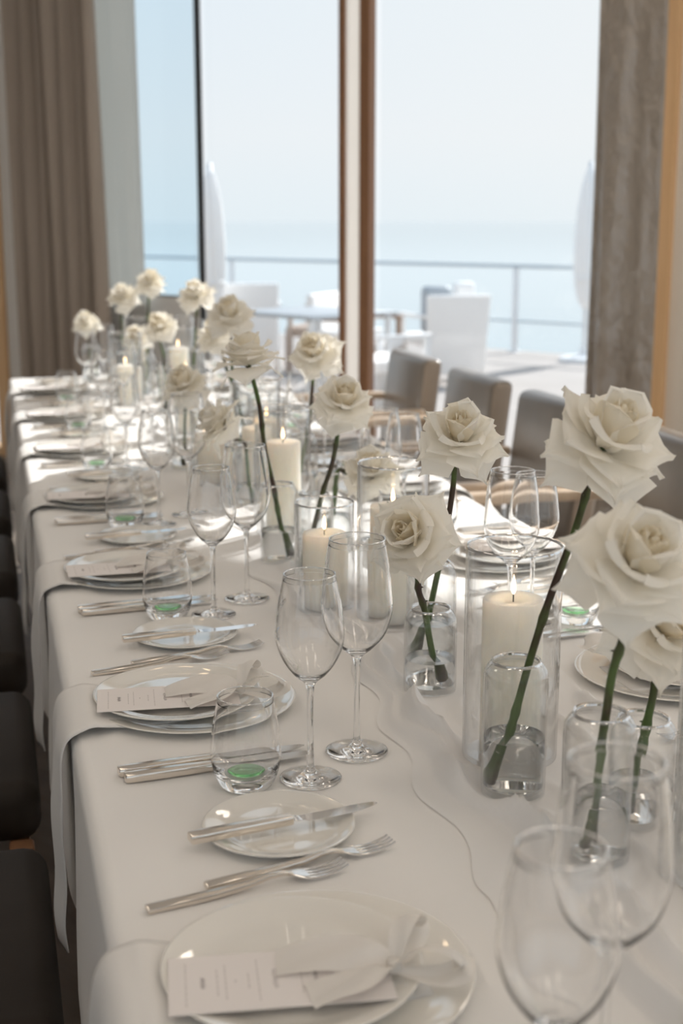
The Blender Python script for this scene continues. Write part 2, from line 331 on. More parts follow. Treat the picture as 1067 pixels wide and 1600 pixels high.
# ------------------------------------------------------------------ outside: deck, sea, railing, parasols, furniture
struct('ground', wm('deck', [wbox(-30, 20, D0+.1, 12.55, -.10, -.005), wbox(5.15, 20, -16, D0+.1, -.10, -.005), wbox(-8.2, 5.15, -16, -4.65, -.10, -.005)], 'deck'), rz=WALL_A)
sea = struct('sea', mesh('sea', *grid(lambda u, v: (-6000+12000*u, 11.0 + 9000*v**2, -3.5), 40, 40), 'sea', False), rz=WALL_A)
rail = thing('deck_railing', 'thin grey metal railing along the edge of the sea deck', 'railing', (0, 0, 0), WALL_A)
obj('handrail', mesh('handrail', *tube([(-24, 12.4, .915), (6, 12.4, .915)], .022, 8), 'grey_metal'), rail)
obj('lower_rail', mesh('lower_rail', *tube([(-24, 12.4, .33), (6, 12.4, .33)], .014, 8), 'grey_metal'), rail)
post_me = mesh('post', *merge(rbox(-.03, .03, -.02, .02, 0, .90, .004), rbox(-.06, .06, -.05, .05, 0, .012, .003)), 'white_metal')
s = -8.05
while s > -23: obj('post', post_me, rail, (s, 12.4, -.005)); s -= 2.15
s = -5.9
while s < 5.5: obj('post', post_me, rail, (s, 12.4, -.005)); s += 2.15
def parasol(p, label, ht):
    th = thing('closed_parasol', label, 'parasol', (p[0], p[1], -.005), .3, 'closed parasols on the deck')
    def pr(a, v):
        r = .125*math.sin(PI*min(1, .12+.88*(1-v)**.8)**.9)*(1+.12*math.cos(8*a)) if v < 1 else .01
        return r
    nz, na = 22, 48; vs = []; z0 = .53; z1 = ht
    prof = [(0, .03), (.05, .075), (.14, .105), (.3, .128), (.5, .128), (.7, .11), (.85, .08), (.95, .045), (1, .012)]
    def rad(v):
        for (a, ra), (b, rb) in zip(prof, prof[1:]):
            if a <= v <= b: return ra + (rb-ra)*(v-a)/(b-a)
        return .012
    for j in range(nz+1):
        v = j/nz
        for i in range(na):
            a = 2*PI*i/na; r = rad(v)*(1+.10*math.cos(8*a+1.5*v)); vs.append((r*math.cos(a), r*math.sin(a), z0+(z1-z0)*v))
    fs = [(j*na+i, j*na+(i+1) % na, (j+1)*na+(i+1) % na, (j+1)*na+i) for j in range(nz) for i in range(na)]
    fs += [tuple(range(na))[::-1], tuple(range(nz*na, nz*na+na))]
    obj('canopy', mesh('canopy', vs, fs, 'white_canvas'), th)
    obj('pole', mesh('pole', *tube([(0, 0, .03), (0, 0, ht+.04)], .024, 12), 'white_metal'), th)
    obj('base', mesh('base', *lathe([(0, 0), (.25, 0), (.25, .04), (.2, .055), (.05, .06), (.05, .14), (.03, .14), (0, .14)], 32), 'white_metal', True, 30), th)
    obj('strap', mesh('strap', *lathe([(.118, .80), (.125, .80), (.125, .84), (.118, .84)], 32, True), 'white_canvas'), th)
parasol((5.85, 12.60), 'closed white parasol standing beside the satin curtain edge', 1.93)
parasol((2.10, 12.88), 'closed white parasol standing beside the tinted glass pane', 1.88)
def deck_chair(p, rz, label, m, m2, h=.78, group=None, arms=True):
    th = thing('deck_armchair', label, 'chair', (p[0], p[1], -.005), rz)
    obj('seat', mesh('seat', *rbox(-.27, .27, -.27, .27, .34, .43, .02), m), th)
    bk = lambda c: Vector((c.x - .16*max(0, c.z-.4), c.y*(1+.18*max(0, c.z-.3)), c.z))
    obj('backrest', mesh('backrest', *rbox(-.32, -.26, -.27, .27, .10, h, .02, 3, bk), m), th)
    for sx in (-1, 1):
        for sy in (-1, 1): obj('leg', mesh('leg', *rbox(sx*.25-.02, sx*.25+.02, sy*.25-.02, sy*.25+.02, 0, .36, .004), m2), th)
    if arms:
        for sy in (-1, 1):
            obj('armrest', mesh('armrest', *merge(rbox(-.30, .24, sy*.29-.025, sy*.29+.025, .58, .61, .008), rbox(.19, .23, sy*.29-.02, sy*.29+.02, .0, .585, .004)), m2), th)
    return th
CY = lambda deg: math.radians(deg)
deck_chair((3.86, 11.25), CY(95), 'white woven deck armchair with its back towards the window', 'white_wicker', 'white_wicker', .78)
deck_chair((3.05, 10.95), CY(-40), 'white and brown wicker armchair behind the wooden post', 'white_wicker', 'brown_wicker', .80)
deck_chair((2.55, 13.4), CY(80), 'wide white deck armchair beside the parasol and table', 'white_canvas', 'white_metal', .80)
deck_chair((3.05, 12.4), CY(150), 'tan wicker deck armchair facing away across the deck table', 'tan_wicker', 'tan_wicker', .76)
deck_chair((2.75, 9.4), CY(20), 'white woven deck armchair in front of the slate topped table', 'white_wicker', 'white_metal', .62)
cu = thing('seat_cushion', 'grey patterned cushion propped on the white woven armchair', 'cushion', (3.76, 11.13, .425), CY(95))
obj('cover', mesh('cover', *rbox(-.06, .06, -.13, .13, .01, .42, .05, 4), 'slate_top'), cu)
cu2 = thing('seat_cushion', 'plain white cushion beside the grey cushion on the armchair', 'cushion', (4.02, 11.15, .425), CY(95))
obj('cover', mesh('cover', *rbox(-.05, .05, -.10, .10, .01, .45, .045, 4), 'white_canvas'), cu2)
tb = thing('deck_table', 'slate topped deck table between the outdoor armchairs', 'table', (2.45, 10.15, -.005), .5)
obj('tabletop', mesh('tabletop', *rbox(-.45, .45, -.45, .45, .69, .72, .006), 'slate_top'), tb)
for sx in (-1, 1):
    for sy in (-1, 1): obj('leg', mesh('leg', *rbox(sx*.4-.02, sx*.4+.02, sy*.4-.02, sy*.4+.02, 0, .69, .004), 'white_metal'), tb)

# ------------------------------------------------------------------ dining table and cloth
TX0, TX1, TY0, TY1, TZ = .094, 1.074, .32, 5.73, .75
tab = thing('dining_table', 'long banquet table hidden under the white tablecloth', 'table', ((TX0+TX1)/2, (TY0+TY1)/2, 0))
hx, hy = (TX1-TX0)/2-.004, (TY1-TY0)/2-.004
obj('tabletop', mesh('tabletop', *rbox(-hx, hx, -hy, hy, .715, .7475, .005), 'dark_wood'), tab)
for sx in (-1, 1):
    for sy in (-1, -.33, .33, 1): obj('leg', mesh('leg', *rbox(sx*(hx-.12)-.03, sx*(hx-.12)+.03, sy*(hy-.12)-.03, sy*(hy-.12)+.03, 0, .715, .004), 'dark_wood'), tab)
def cloth_pt(x, y):
    qx = min(max(x, TX0), TX1); qy = min(max(y, TY0), TY1)
    e = Vector((x-qx, y-qy)); d = e.length; R = .018
    if d < 1e-6:
        z = TZ - .0004 + .0003*math.sin(7*x+3*y)*math.sin(5*y)
        for yc in (1.075, 1.775, 3.2, 4.3):
            z += .0014*max(0, 1-abs(y-yc-.02*x)/.008)
        z += .0016*math.exp(-((x-(TX0+.045+.01*math.sin(3*y)))/.006)**2)
        return (x, y, z)
    dr = e/d; a = min(d/R, PI/2); hang = max(0, d-R*PI/2)
    per = (y if abs(dr.x) > abs(dr.y) else x)
    fl = hang*.015 + min(1, hang/.22)*(.006*math.sin(per*9.1+1.2)+.004*math.sin(per*17.3+.4)+.002*math.sin(per*31+2))
    out = R*math.sin(a) + max(fl, -.008)
    z = TZ - R*(1-math.cos(a)) - hang
    return (qx+dr.x*out, qy+dr.y*out, z)
DR = .32
xs = [TX0-DR+i*.02 for i in range(int(DR/.02))] + [TX0-.03+.006*i for i in range(5)] + [TX0+.001+ (TX1-TX0-.002)*i/56 for i in range(57)] + [TX1+.006*(i+1) for i in range(5)] + [TX1+.04+i*.02 for i in range(int(DR/.02)-1)]
xs = sorted(set(round(v, 5) for v in xs))
ys = [TY0-DR+i*.02 for i in range(15)] + [TY0-.012, TY0-.006] + [TY0+.001+(TY1-TY0-.002)*i/430 for i in range(431)] + [TY1+.006, TY1+.012, TY1+.02, TY1+.03] + [TY1+.05+i*.02 for i in range(14)]
vs = [cloth_pt(x, y) for y in ys for x in xs]; nx = len(xs)
fs = [(j*nx+i, j*nx+i+1, (j+1)*nx+i+1, (j+1)*nx+i) for j in range(len(ys)-1) for i in range(nx-1)]
thing('tablecloth', 'white linen tablecloth draped over the long banquet table', 'tablecloth', me=mesh('tablecloth', vs, fs, 'cloth'))
# where candle cylinders (x, y, size, candle height) and vases with roses stand
HUS = [(.590, 1.442, 'tall', .194), (.684, 1.090, 'tall', .150), (.612, 2.010, 'tall', .190), (.525, 2.115, 'short', .127), (.578, 2.680, 'tall', .190), (.615, 3.150, 'tall', .150),
       (.52, 3.25, 'short', .120), (.57, 4.02, 'tall', .190), (.615, 4.22, 'short', .127), (.455, 4.66, 'tall', .150), (.660, 4.83, 'tall', .190), (.47, 4.78, 'short', .120), (.58, 5.40, 'tall', .150), (.70, 3.45, 'short', .127)]
ROSES = [  # vase x, y, kind, head centre, axis (right, up, towards viewer), label, vase label
 (.554, 1.340, 'tall',  (.615, 1.245, 1.184), (.32, .80, .50), 'large open white rose leaning on a long dark stem by the wood frame', 'tall bud vase in front of the nearest lit candle', 1.12),
 (.571, 1.692, 'short', (.519, 1.642, .990), (-.38, .42, .82), 'open white rose facing outward just above its short vase', 'short bud vase with a crossing stem beside the runner fold', 1.0),
 (.612, 1.812, 'mid',   (.630, 1.747, 1.108), (.02, .80, .60), 'upright white rose in front of the grey chair backs', 'bud vase directly behind the short crossing stem vase', 1.0),
 (.574, 1.165, 'tall',  (.560, 1.064, 1.100), (.22, .70, .68), 'large white rose low over the near vases, petals reflexed', 'tall bud vase behind the pair of blurred wine glasses', 1.05),
 (.659, 1.235, 'short', (.670, 1.205, .985), (.30, .50, .75), 'drooping white rose partly hidden under a larger rose', 'short bud vase half hidden behind the tall vase', 1.0),
 (.522, 2.460, 'mid',   (.456, 2.413, 1.160), (-.05, .98, -.12), 'white rose seen side on with petals spread like a skirt', 'bud vase in front of the ivory candle, stem leaning away', .98),
 (.565, 2.355, 'mid',   (.619, 2.340, 1.079), (.10, .75, .62), 'white rose beside the first chair back, petals pointed', 'bud vase behind the short candle cylinder', .98),
 (.655, 2.560, 'mid',   (.686, 2.405, .937), (-.1, .85, .30), 'low white rose behind the rim of a candle cylinder', 'bud vase next to the armchair side plates', .98),
 (.700, 3.030, 'mid',   (.713, 2.966, 1.107), (-.25, .62, .72), 'white rose against the lower wooden post', 'bud vase below the rose by the wooden post', 1.0),
 (.640, 3.580, 'mid',   (.607, 3.459, 1.164), (-.1, .80, .50), 'white rose directly above and behind the skirt shaped rose', 'bud vase near the table middle among candle cylinders', 1.05),
 (.550, 2.910, 'mid',   (.452, 2.785, .982), (-.65, .55, .10), 'tired white rose bending over the wine glass rims', 'bud vase holding the bending rose', 1.0),
 (.490, 3.500, 'mid',   (.479, 3.441, .988), (-.3, .80, .40), 'low white rose between wine glasses and candle flames', 'bud vase under the low rose between glasses', 1.05),
 (.645, 4.400, 'mid',   (.644, 4.277, 1.173), (-.15, .85, .45), 'tall white rose in front of the open glazing', 'bud vase of the tall rose before the glazing', 1.0),
 (.580, 4.610, 'mid',   (.554, 4.507, 1.057), (-.2, .75, .50), 'white rose below the tinted glass pane', 'bud vase of the rose below the tinted pane', 1.0),
 (.575, 5.100, 'mid',   (.590, 5.014, 1.183), (.1, .85, .40), 'small white rose against the tinted glass pane', 'bud vase of the rose against the tinted pane', .95),
 (.490, 5.150, 'mid',   (.487, 5.041, 1.132), (-.1, .80, .45), 'white rose against the grey pier', 'bud vase of the rose against the grey pier', 1.0),
 (.400, 5.500, 'mid',   (.381, 5.483, 1.005), (-.1, .80, .45), 'white rose in front of the dark brown curtain', 'bud vase in front of the dark brown curtain', 1.0),
 (.545, 4.980, 'mid',   (.532, 5.030, .980), (-.2, .70, .50), 'low white rose below the grey pier rose', 'bud vase of the low rose below the pier', .95),
 (.700, 3.820, 'mid',   (.635, 3.865, 1.083), (-.2, .80, .40), 'white rose tucked below a higher rose near the glazing', 'bud vase of the tucked away rose', 1.0),
]
STAND = [(h_[0], h_[1], .058 if h_[2] == 'tall' else .051) for h_ in HUS] + [(r_[0], r_[1], .037) for r_ in ROSES] + [(.413, 1.02+.70*k-.215, .045) for k in range(7)] + [(.757, 1.66+.70*k+.215, .045) for k in range(6)]
# sheer runner with gathered folds
LE = [(.30, .41), (.6, .425), (.9, .41), (1.006, .42), (1.073, .428), (1.12, .44), (1.206, .457), (1.311, .451), (1.541, .468), (1.735, .489), (1.945, .506), (2.096, .48), (2.384, .449), (2.7, .50), (3.1, .46), (3.5, .50), (4.0, .44), (4.5, .50), (5.0, .46), (5.65, .48)]
def lerp_tab(tab_, y):
    for (a, va), (b, vb) in zip(tab_, tab_[1:]):
        if a <= y <= b:
            t_ = (y-a)/(b-a); t_ = t_*t_*(3-2*t_); return va+(vb-va)*t_
    return tab_[-1][1]
FOLDS = [(.02, .020, .026, 0, -.05), (.065, .024, .040, .3, -.10), (.11, .026, .046, .8, -.14), (.08, .018, .034, 1.1, .06), (.16, .020, .032, .55, -.12), (.22, .020, .026, .2, -.08), (.27, .020, .030, .9, -.06), (.30, .018, .024, .4, .05)]
def runner(u, v):
    y = .36 + 5.3*v; xl = lerp_tab(LE, y) + .008*math.sin(31*y); xr = .765 + .02*math.sin(4.3*y+1) + .012*math.sin(11*y)
    x = xl + (xr-xl)*u
    z = 0
    for c, wd, am, ph, sl_ in FOLDS:
        yy = (y*1.0 + ph) % 1.25 - .62
        cc = xl + c + sl_*yy + .012*math.sin(6.7*y+ph*2)
        env = max(0, math.cos(yy/.62*PI/2))**.6
        t_ = max(0, 1-abs(x-cc)/wd)
        z = max(z, am*env*(.6+.4*math.sin(3.7*y+ph*5))*t_**1.25)
    cen = max(0, 1-abs(x-.60)/.09); z *= (1-.75*cen)
    edge = min(1, u/.06, (1-u)/.06); z *= edge
    for ox, oy, orad in STAND:
        if abs(y-oy) < orad+.05:
            dd = math.hypot(x-ox, y-oy)
            if dd < orad+.03: z *= max(0, (dd-orad-.003)/.027)
    if z <= 0: return (x, y, TZ+.0016)
    return (x, y, TZ+.0016+z)
obj_r = thing('gauze_runner', 'sheer white gauze runner gathered along the middle of the table', 'table runner', me=mesh('runner', *grid(runner, 72, 520), 'gauze'))

# ------------------------------------------------------------------ armchairs
def chair_meshes(lm, em, wd='chair_wood', arms=True):
    lean = lambda c: Vector((c.x - .14*max(0, c.z-.46), c.y, c.z))
    d = {}
    d['seat'] = mesh('seat', *rbox(-.24, .25, -.25, .25, .38, .485, .035, 4), lm)
    bk_vs, bk_fs = rbox(-.265, -.185, -.255, .255, .36, .865, .028, 4, lean)
    me = mesh('backrest', bk_vs, bk_fs, lm)
    me.materials.append(M[em])
    for pg in me.polygons:
        if abs(pg.normal.y) > .75: pg.material_index = 1
    d['backrest'] = me
    for sx in (-1, 1):
        for sy in (-1, 1):
            top = .655 if (sx > 0 and arms) else .40
            d[('leg', sx, sy)] = mesh('leg', *rbox(sx*.215-.02, sx*.215+.02, sy*.285-.02, sy*.285+.02, 0, top, .005), wd)
    for sy in ((-1, 1) if arms else ()): d[('arm', sy)] = mesh('armrest', *rbox(-.23, .245, sy*.285-.028, sy*.285+.028, .648, .678, .009), wd)
    d['rail'] = mesh('seat_rail', *merge(*[rbox(-.22, .22, sy*.285-.012, sy*.285+.012, .33, .385, .004) for sy in (-1, 1)], rbox(-.235, -.215, -.28, .28, .33, .385, .004), rbox(.2, .23, -.28, .28, .33, .385, .004)), wd)
    return d
CH = {'r': chair_meshes('leather', 'leather_edge'), 'l': chair_meshes('shaded_leather', 'shaded_leather', 'dark_wood', False)}
def chair(kind, x, y, rz, label, group=None):
    d = CH[kind]; th = thing('dining_armchair' if kind == 'r' else 'dining_chair', label, 'chair', (x, y, 0), rz, group)
    for k, me in d.items():
        nm = k if isinstance(k, str) else {'leg': 'leg', 'arm': 'armrest'}[k[0]]
        if nm == 'rail': nm = 'seat_rail'
        obj(nm, me, th)
CHY = [5.20, 4.46, 3.74, 3.03]
for i, y in enumerate(CHY):
    chair('r', 1.39, y, PI + random.uniform(-.04, .04), 'taupe leather dining armchair with wooden arms, %s from the window post' % ORD[i])
for i, k in enumerate(range(6, -1, -1)):
    chair('l', -.205, 1.00+.70*k-.03, 0, 'leather chair coloured for shade, tucked at the napkin edge, %s from the dark curtain' % ORD[i])

# ------------------------------------------------------------------ tableware meshes
def sp2(pts, n=5): return [(max(p.x, 0), p.y) for p in spline([(a, b, 0) for a, b in pts], n)]
def plate_mesh(name, R, h, foot):
    q = lambda f: .0045 + (h-.0045)*f
    prof = [(0, .0045), (R*.30, .0045), (R*.62, .0046), (R*.70, q(.05)), (R*.76, q(.20)), (R*.82, q(.45)), (R*.90, q(.75)), (R*.975, q(.97)), (R*.993, h), (R, h-.0004),
            (R*.998, h-.0013), (R*.93, q(.75)-.0016), (R*.84, q(.45)-.0022), (R*.77, q(.20)-.0028), (foot+.004, .0012), (foot, 0), (foot-.004, .0012), (0, .0012)]
    return mesh(name, *lathe(prof, 72), 'porcelain')
charger_me = plate_mesh('charger', .137, .0120, .100); upper_me = plate_mesh('upper_plate', .112, .0122, .080); bread_me = plate_mesh('bread_plate', .082, .0115, .058)
def wine_profile(h, zb, zm, rm, rr, rb):
    th = .0011
    outer = sp2([(rb, .0012), (rb*.8, .0030), (rb*.45, .0052), (.0065, .0095), (.0042, .020), (.0036, .045), (.0036, .085), (.0045, zb-.012), (.0085, zb-.003), (.020, zb+.007), (rm*.82, zb+.026), (rm, zm), (rm*.97, zm+.022), ((rm+rr)/2+.001, zm+(h-zm)*.6), (rr, h)], 4)
    inner = sp2([(rr-th, h), ((rm+rr)/2+.001-th, zm+(h-zm)*.6), (rm*.97-th, zm+.022), (rm-th, zm), (rm*.82-th, zb+.0275), (.020-th*.6, zb+.0098), (.009, zb+.0035), (0, zb+.002)], 4)
    return [(0, 0), (rb*.7, .0), (rb-.001, 0), (rb, .0006)] + outer + [(rr+.0004, h+.0004), (rr+.0002, h+.0011), (rr-th/2, h+.0014), (rr-th-.0002, h+.0011), (rr-th-.0004, h+.0004)] + inner
def two_glass(me, zsplit, ztop=None, thin_=False, zthin=None):
    me.materials.append(M['thin_glass']); me.materials.append(M['rim_glass'])
    for pg in me.polygons:
        if thin_ and pg.center.z > zsplit: pg.material_index = 1
        if zthin and pg.center.z > zthin: pg.material_index = 1
        if ztop and pg.center.z > ztop: pg.material_index = 2
    return me
def wine_meshes(*a):
    return two_glass(mesh('wine_glass', *lathe(wine_profile(*a), 48), 'glass'), a[1]+.009, a[0]-.0004, False, a[0]-.0045)
wineA = wine_meshes(.247, .1225, .172, .0400, .0298, .0365); wineB = wine_meshes(.268, .127, .182, .0428, .0338, .0385)
tum_out = sp2([(.0275, 0), (.0305, .002), (.0355, .012), (.0405, .030), (.0410, .042), (.0385, .070), (.0340, .096), (.0322, .108)], 5)
tum_in = sp2([(.0308, .108), (.0326, .096), (.0371, .070), (.0396, .042), (.0388, .030), (.032, .0165), (.022, .0135), (0, .0130)], 5)
tumb_me = two_glass(mesh('tumbler', *lathe([(0, .001), (.020, .0008)] + tum_out + [(.0326, .1084), (.0324, .1091), (.0315, .1094), (.0306, .1091), (.0304, .1084)] + tum_in, 48), 'glass'), .019, .1076, False, .1035)
tumb_green = mesh('green_base', *lathe([(0, .0134), (.0150, .0137), (.0200, .0146), (.0225, .0158), (.0205, .0170), (.0150, .0166), (0, .0162)], 40), 'green_glass')
def vase_meshes(h):
    R = .0365; nr = .0255; t_ = .0022
    out = [(0, 0), (R-.004, 0)] + sp2([(R-.0015, .0006), (R, .004), (R, h*.5), (R, h-.022), (R-.003, h-.010), (R-.0085, h-.0025), (nr+.002, h)], 5)
    inn = sp2([(nr, h-.0015), (nr-.0006, h-.0045), (R-.010, h-.0075), (R-t_-.003, h-.0125), (R-t_, h-.023), (R-t_, h*.5), (R-t_, .012), (R-t_-.004, .0085)], 5) + [(0, .0082)]
    return two_glass(mesh('vase', *lathe(out+inn, 56), 'glass'), -1, h-.0040, True)
def water_mesh(h0, h1):
    r = .0347
    return mesh('water', *lathe([(0, h0), (r-.004, h0), (r, h0+.003), (r, h1-.0006), (r-.0012, h1-.0012), (r-.004, h1-.0016), (0, h1-.0018)], 56), 'water')
VASE = {'tall': vase_meshes(.158), 'mid': vase_meshes(.150), 'short': vase_meshes(.118)}
WATER = {'tall': water_mesh(.0078, .068), 'mid': water_mesh(.0078, .060), 'short': water_mesh(.0078, .046)}
VH = {'tall': .158, 'mid': .150, 'short': .118}
def hurricane_mesh(R, h):
    t_ = .0024
    me = mesh('hurricane', *lathe([(0, 0), (R-.003, 0), (R-.0006, .0008), (R, .003), (R, h-.003), (R-.0004, h-.0008), (R-t_/2, h), (R-t_+.0004, h-.0008), (R-t_, h-.003), (R-t_, .007), (R-t_-.003, .0042), (0, .004)], 64), 'glass', True, 40)
    return two_glass(me, -1, h-.0028, True)
HUR = {'tall': hurricane_mesh(.0575, .264), 'short': hurricane_mesh(.0500, .184)}
def candle_meshes(h, R=.0365):
    wax = mesh('wax', *lathe([(0, 0), (R-.001, 0), (R, .001), (R, h-.003), (R-.001, h-.0008), (R-.004, h), (R*.55, h-.0012), (R*.34, h-.0040), (R*.2, h-.0055), (0, h-.006)], 48), 'wax', True, 50)
    pool = mesh('melted_wax', *lathe([(0, h-.0046), (R*.30, h-.0046), (R*.30, h-.0058), (0, h-.0062)], 32), 'water')
    wick = mesh('wick', *tube(spline([(0, 0, h-.006), (.0004, 0, h+.001), (.0020, 0, h+.0045), (.0048, .0004, h+.0048), (.0056, 0, h+.0022)], 4), .0008, 6), 'wick')
    fl = mesh('flame', *lathe([(0, h+.004)] + sp2([(.0018, h+.0055), (.0034, h+.010), (.0032, h+.015), (.0018, h+.022), (.0004, h+.028)], 4) + [(0, h+.029)], 14), 'flame')
    return wax, pool, wick, fl
# cutlery: length along +x from handle end, lies on z=0
def taper(sections):
    """loft of rounded-rectangle sections (x, zc, half width, half height)"""
    n = 12; vs, fs = [], []
    for x, zc, a, b in sections:
        for k in range(n):
            an = 2*PI*(k+.5)/n; cx, sx = math.cos(an), math.sin(an)
            vs.append((x, a*math.copysign(abs(cx)**.35, cx), zc + b*math.copysign(abs(sx)**.35, sx)))
    for i in range(len(sections)-1):
        for k in range(n):
            k2 = (k+1) % n; fs.append((i*n+k, i*n+k2, (i+1)*n+k2, (i+1)*n+k))
    fs += [tuple(range(n))[::-1], tuple(range((len(sections)-1)*n, len(sections)*n))]
    return vs, fs
kn_handle = mesh('knife_handle', *taper([(0, .0060, .0068, .0040), (.0015, .0060, .0078, .0052), (.05, .0060, .0078, .0055), (.112, .0058, .0066, .0050), (.114, .0058, .0060, .0046)]), 'silver_handle', True, 40)
def blade(L, w_):
    top = spline([(.112, .0058, 0), (.118, .0050, 0), (.126, .0048, 0), (.150, .0056*w_, 0), (.190, .0062*w_, 0), (L-.020, .0062*w_, 0), (L-.006, .0048*w_, 0), (L, .0010, 0)], 4)
    bot = spline([(.112, -.0058, 0), (.118, -.0052, 0), (.126, -.0062, 0), (.134, -.0105*w_, 0), (.165, -.0112*w_, 0), (L-.030, -.0098*w_, 0), (L-.012, -.0058*w_, 0), (L, .0006, 0)], 4)
    vs, fs = [], []
    for a, b in zip(top, bot):
        t_ = .0020 if a.x < .122 else .0010
        zc = .0052 if a.x < .118 else .0046
        vs += [(a.x, a.y, zc-t_), (a.x, a.y, zc+t_), (b.x, b.y, zc+t_*.25), (b.x, b.y, zc-t_*.25)]
    n = len(top)
    for i in range(n-1):
        for k in range(4):
            k2 = (k+1) % 4; fs.append((i*4+k, i*4+k2, i*4+4+k2, i*4+4+k))
    fs += [(3, 2, 1, 0), (n*4-4, n*4-3, n*4-2, n*4-1)]
    return mesh('blade', vs, fs, 'steel', True, 35)
kn_blade = blade(.232, 1.0); bt_blade = blade(.215, .95)
fk_handle = mesh('fork_handle', *taper([(0, .0034, .0056, .0024), (.0015, .0034, .0064, .0032), (.07, .0038, .0056, .0032), (.105, .0060, .0040, .0026), (.125, .0098, .0030, .0022), (.138, .0102, .0032, .0020), (.150, .0075, .0050, .0014)]), 'silver_handle', True, 40)
def fork_head():
    zf = lambda x: .0075 - .0050*math.sin(min(1, (x-.150)/.030)*PI/2) + .0085*max(0, (x-.182)/.030)**2
    wf = lambda x: .0050 + .0068*math.sin(min(1, (x-.148)/.016)*PI/2)
    parts = []
    secs = [.149, .153, .157, .161, .166]
    parts.append(taper([(x, zf(x), wf(x), .0010) for x in secs]))
    for k in range(4):
        yc = (-1.5+k)*.0061
        vs, fs = taper([(x, zf(x), .0022*(1 if x < .200 else .55), .0009) for x in (.164, .172, .180, .188, .196, .203, .207)])
        parts.append(([(v[0], v[1]+yc*(1-.04*(v[0]-.164)/.04), v[2]) for v in vs], fs))
    return mesh('fork_head', *merge(*parts), 'steel', True, 40)
fk_head = fork_head()
# napkin hanging from under the upper plate over the table edge (x towards table centre)
def napkin_mesh(seed):
    pts = [(.335, .0062), (.24, .0060), (.17, .0066), (.128, .0118), (.106, .0152), (.092, .0120), (.077, .0060), (.067, -.006), (.061, -.028), (.058, -.07), (.055, -.13), (.057, -.20), (.053, -.26), (.056, -.30)]
    ctr = spline([(a, 0, b) for a, b in pts], 5); n = len(ctr)-1
    def f(u, v):
        c = ctr[min(n, int(round(v*n)))]; hang = max(0, -c.z)
        half = .052 + .036*min(1, max(0, .30-c.x)/.22) - .02*min(1, hang/.3)
        y = (u-.5)*2*half + .012*min(1, hang/.2)*math.sin(seed+2)
        bow = .006*min(1, hang/.10)*math.sin((u*2.3+seed)*PI)
        lift = .0035*math.sin(PI*u)*max(0, 1-abs(c.x-.085)/.04)
        return (c.x - bow, y, c.z + lift)
    return mesh('napkin', *shell(*grid(f, 16, n), .0022), 'napkin')
NAP = [napkin_mesh(k*1.7) for k in range(3)]
# menu card and its print
CW, CL = .086, .185
card_me = mesh('card', *rbox(-CL/2, CL/2, -CW/2, CW/2, 0, .0007, .0002, 1), 'paper', False)
def text_mesh(body, size):
    cu_ = bpy.data.curves.new('txt', 'FONT'); cu_.body = body; cu_.size = size; cu_.align_x = 'CENTER'; cu_.align_y = 'CENTER'; cu_.extrude = .00004
    o_ = bpy.data.objects.new('txt', cu_); C.objects.link(o_)
    me = bpy.data.meshes.new_from_object(o_.evaluated_get(bpy.context.evaluated_depsgraph_get())); bpy.data.objects.remove(o_); return me
head_me = text_mesh('MENU', .0085); head_me.materials.append(M['ink'])
def print_lines():
    parts = []; rnd = random.Random(3)
    for x, half in ((.018, .024), (-.018, .031), (-.026, .012), (-.045, .026), (-.052, .020), (-.078, .033)):
        y = -half
        while y < half:
            l = rnd.uniform(.003, .008); parts.append(box(x-.0006, x+.0006, y, min(y+l, half), .0007, .00078)); y += l + .0016
    return mesh('print_lines', *merge(*parts), 'ink_pale', False)
def print_script():
    parts = []
    for x, half in ((.030, .010), (-.004, .014), (-.064, .008)):
        pts = [(x + .0022*math.sin(k*1.9+x*90), -half+2*half*k/22, .00075) for k in range(23)]
        parts.append(tube(pts, .00032, 4))
    parts.append(tube([(-.037+.0006*math.cos(q*PI/4), .0006*math.sin(q*PI/4), .00075) for q in range(9)], .0003, 4))
    return mesh('print_script', *merge(*parts), 'ink', False)
def butterfly():
    parts = []
    for sy in (-1, 1):
        pts = [(.0075*math.sin(a)*(1+.25*math.sin(2*a)), sy*(.006*(1-math.cos(a))*.8+.0005), .0008) for a in [2*PI*k/20 for k in range(21)]]
        parts.append(tube(pts, .0004, 4))
    return mesh('emblem', *merge(*parts), 'gold_ink', False)
LINES, SCRIPT, BFLY = print_lines(), print_script(), butterfly()
# satin bow: knot, two loops and two tails, knot at the origin
def ribbon_strip(path, width_v, nw=6, tilt=None, curl=.0):
    P_ = spline(path, 8); n = len(P_)-1
    def f(u, v):
        i = min(n, int(round(v*n))); p = P_[i]; d = (P_[min(i+1, n)]-P_[max(i-1, 0)]).normalized()
        up = Vector((0, 0, 1)); side = d.cross(up)
        if side.length < .05: side = Vector((0, 1, 0))
        side.normalize(); nn = side.cross(d).normalized()
        tl = tilt(v) if tilt else 0; ax = side*math.cos(tl) + nn*math.sin(tl)
        wv = width_v(v); a = (u-.5)*wv
        return p + ax*a + nn*(curl*wv*math.cos((u-.5)*PI*2)*.5 + .0012*math.sin(9*v+7*u))
    return mesh('ribbon', *grid(f, nw, n), 'ribbon')
tail1 = ribbon_strip([(0, 0, .004), (-.022, .008, .014), (-.052, .020, .010), (-.098, .024, .0006)], lambda v: .012+.030*min(1, v*1.8), tilt=lambda v: .7*(1-v))
tail2 = ribbon_strip([(0, 0, .004), (-.014, -.012, .012), (-.036, -.024, .009), (-.074, -.030, .0010)], lambda v: .010+.030*min(1, v*1.6), tilt=lambda v: -.4*(1-v))
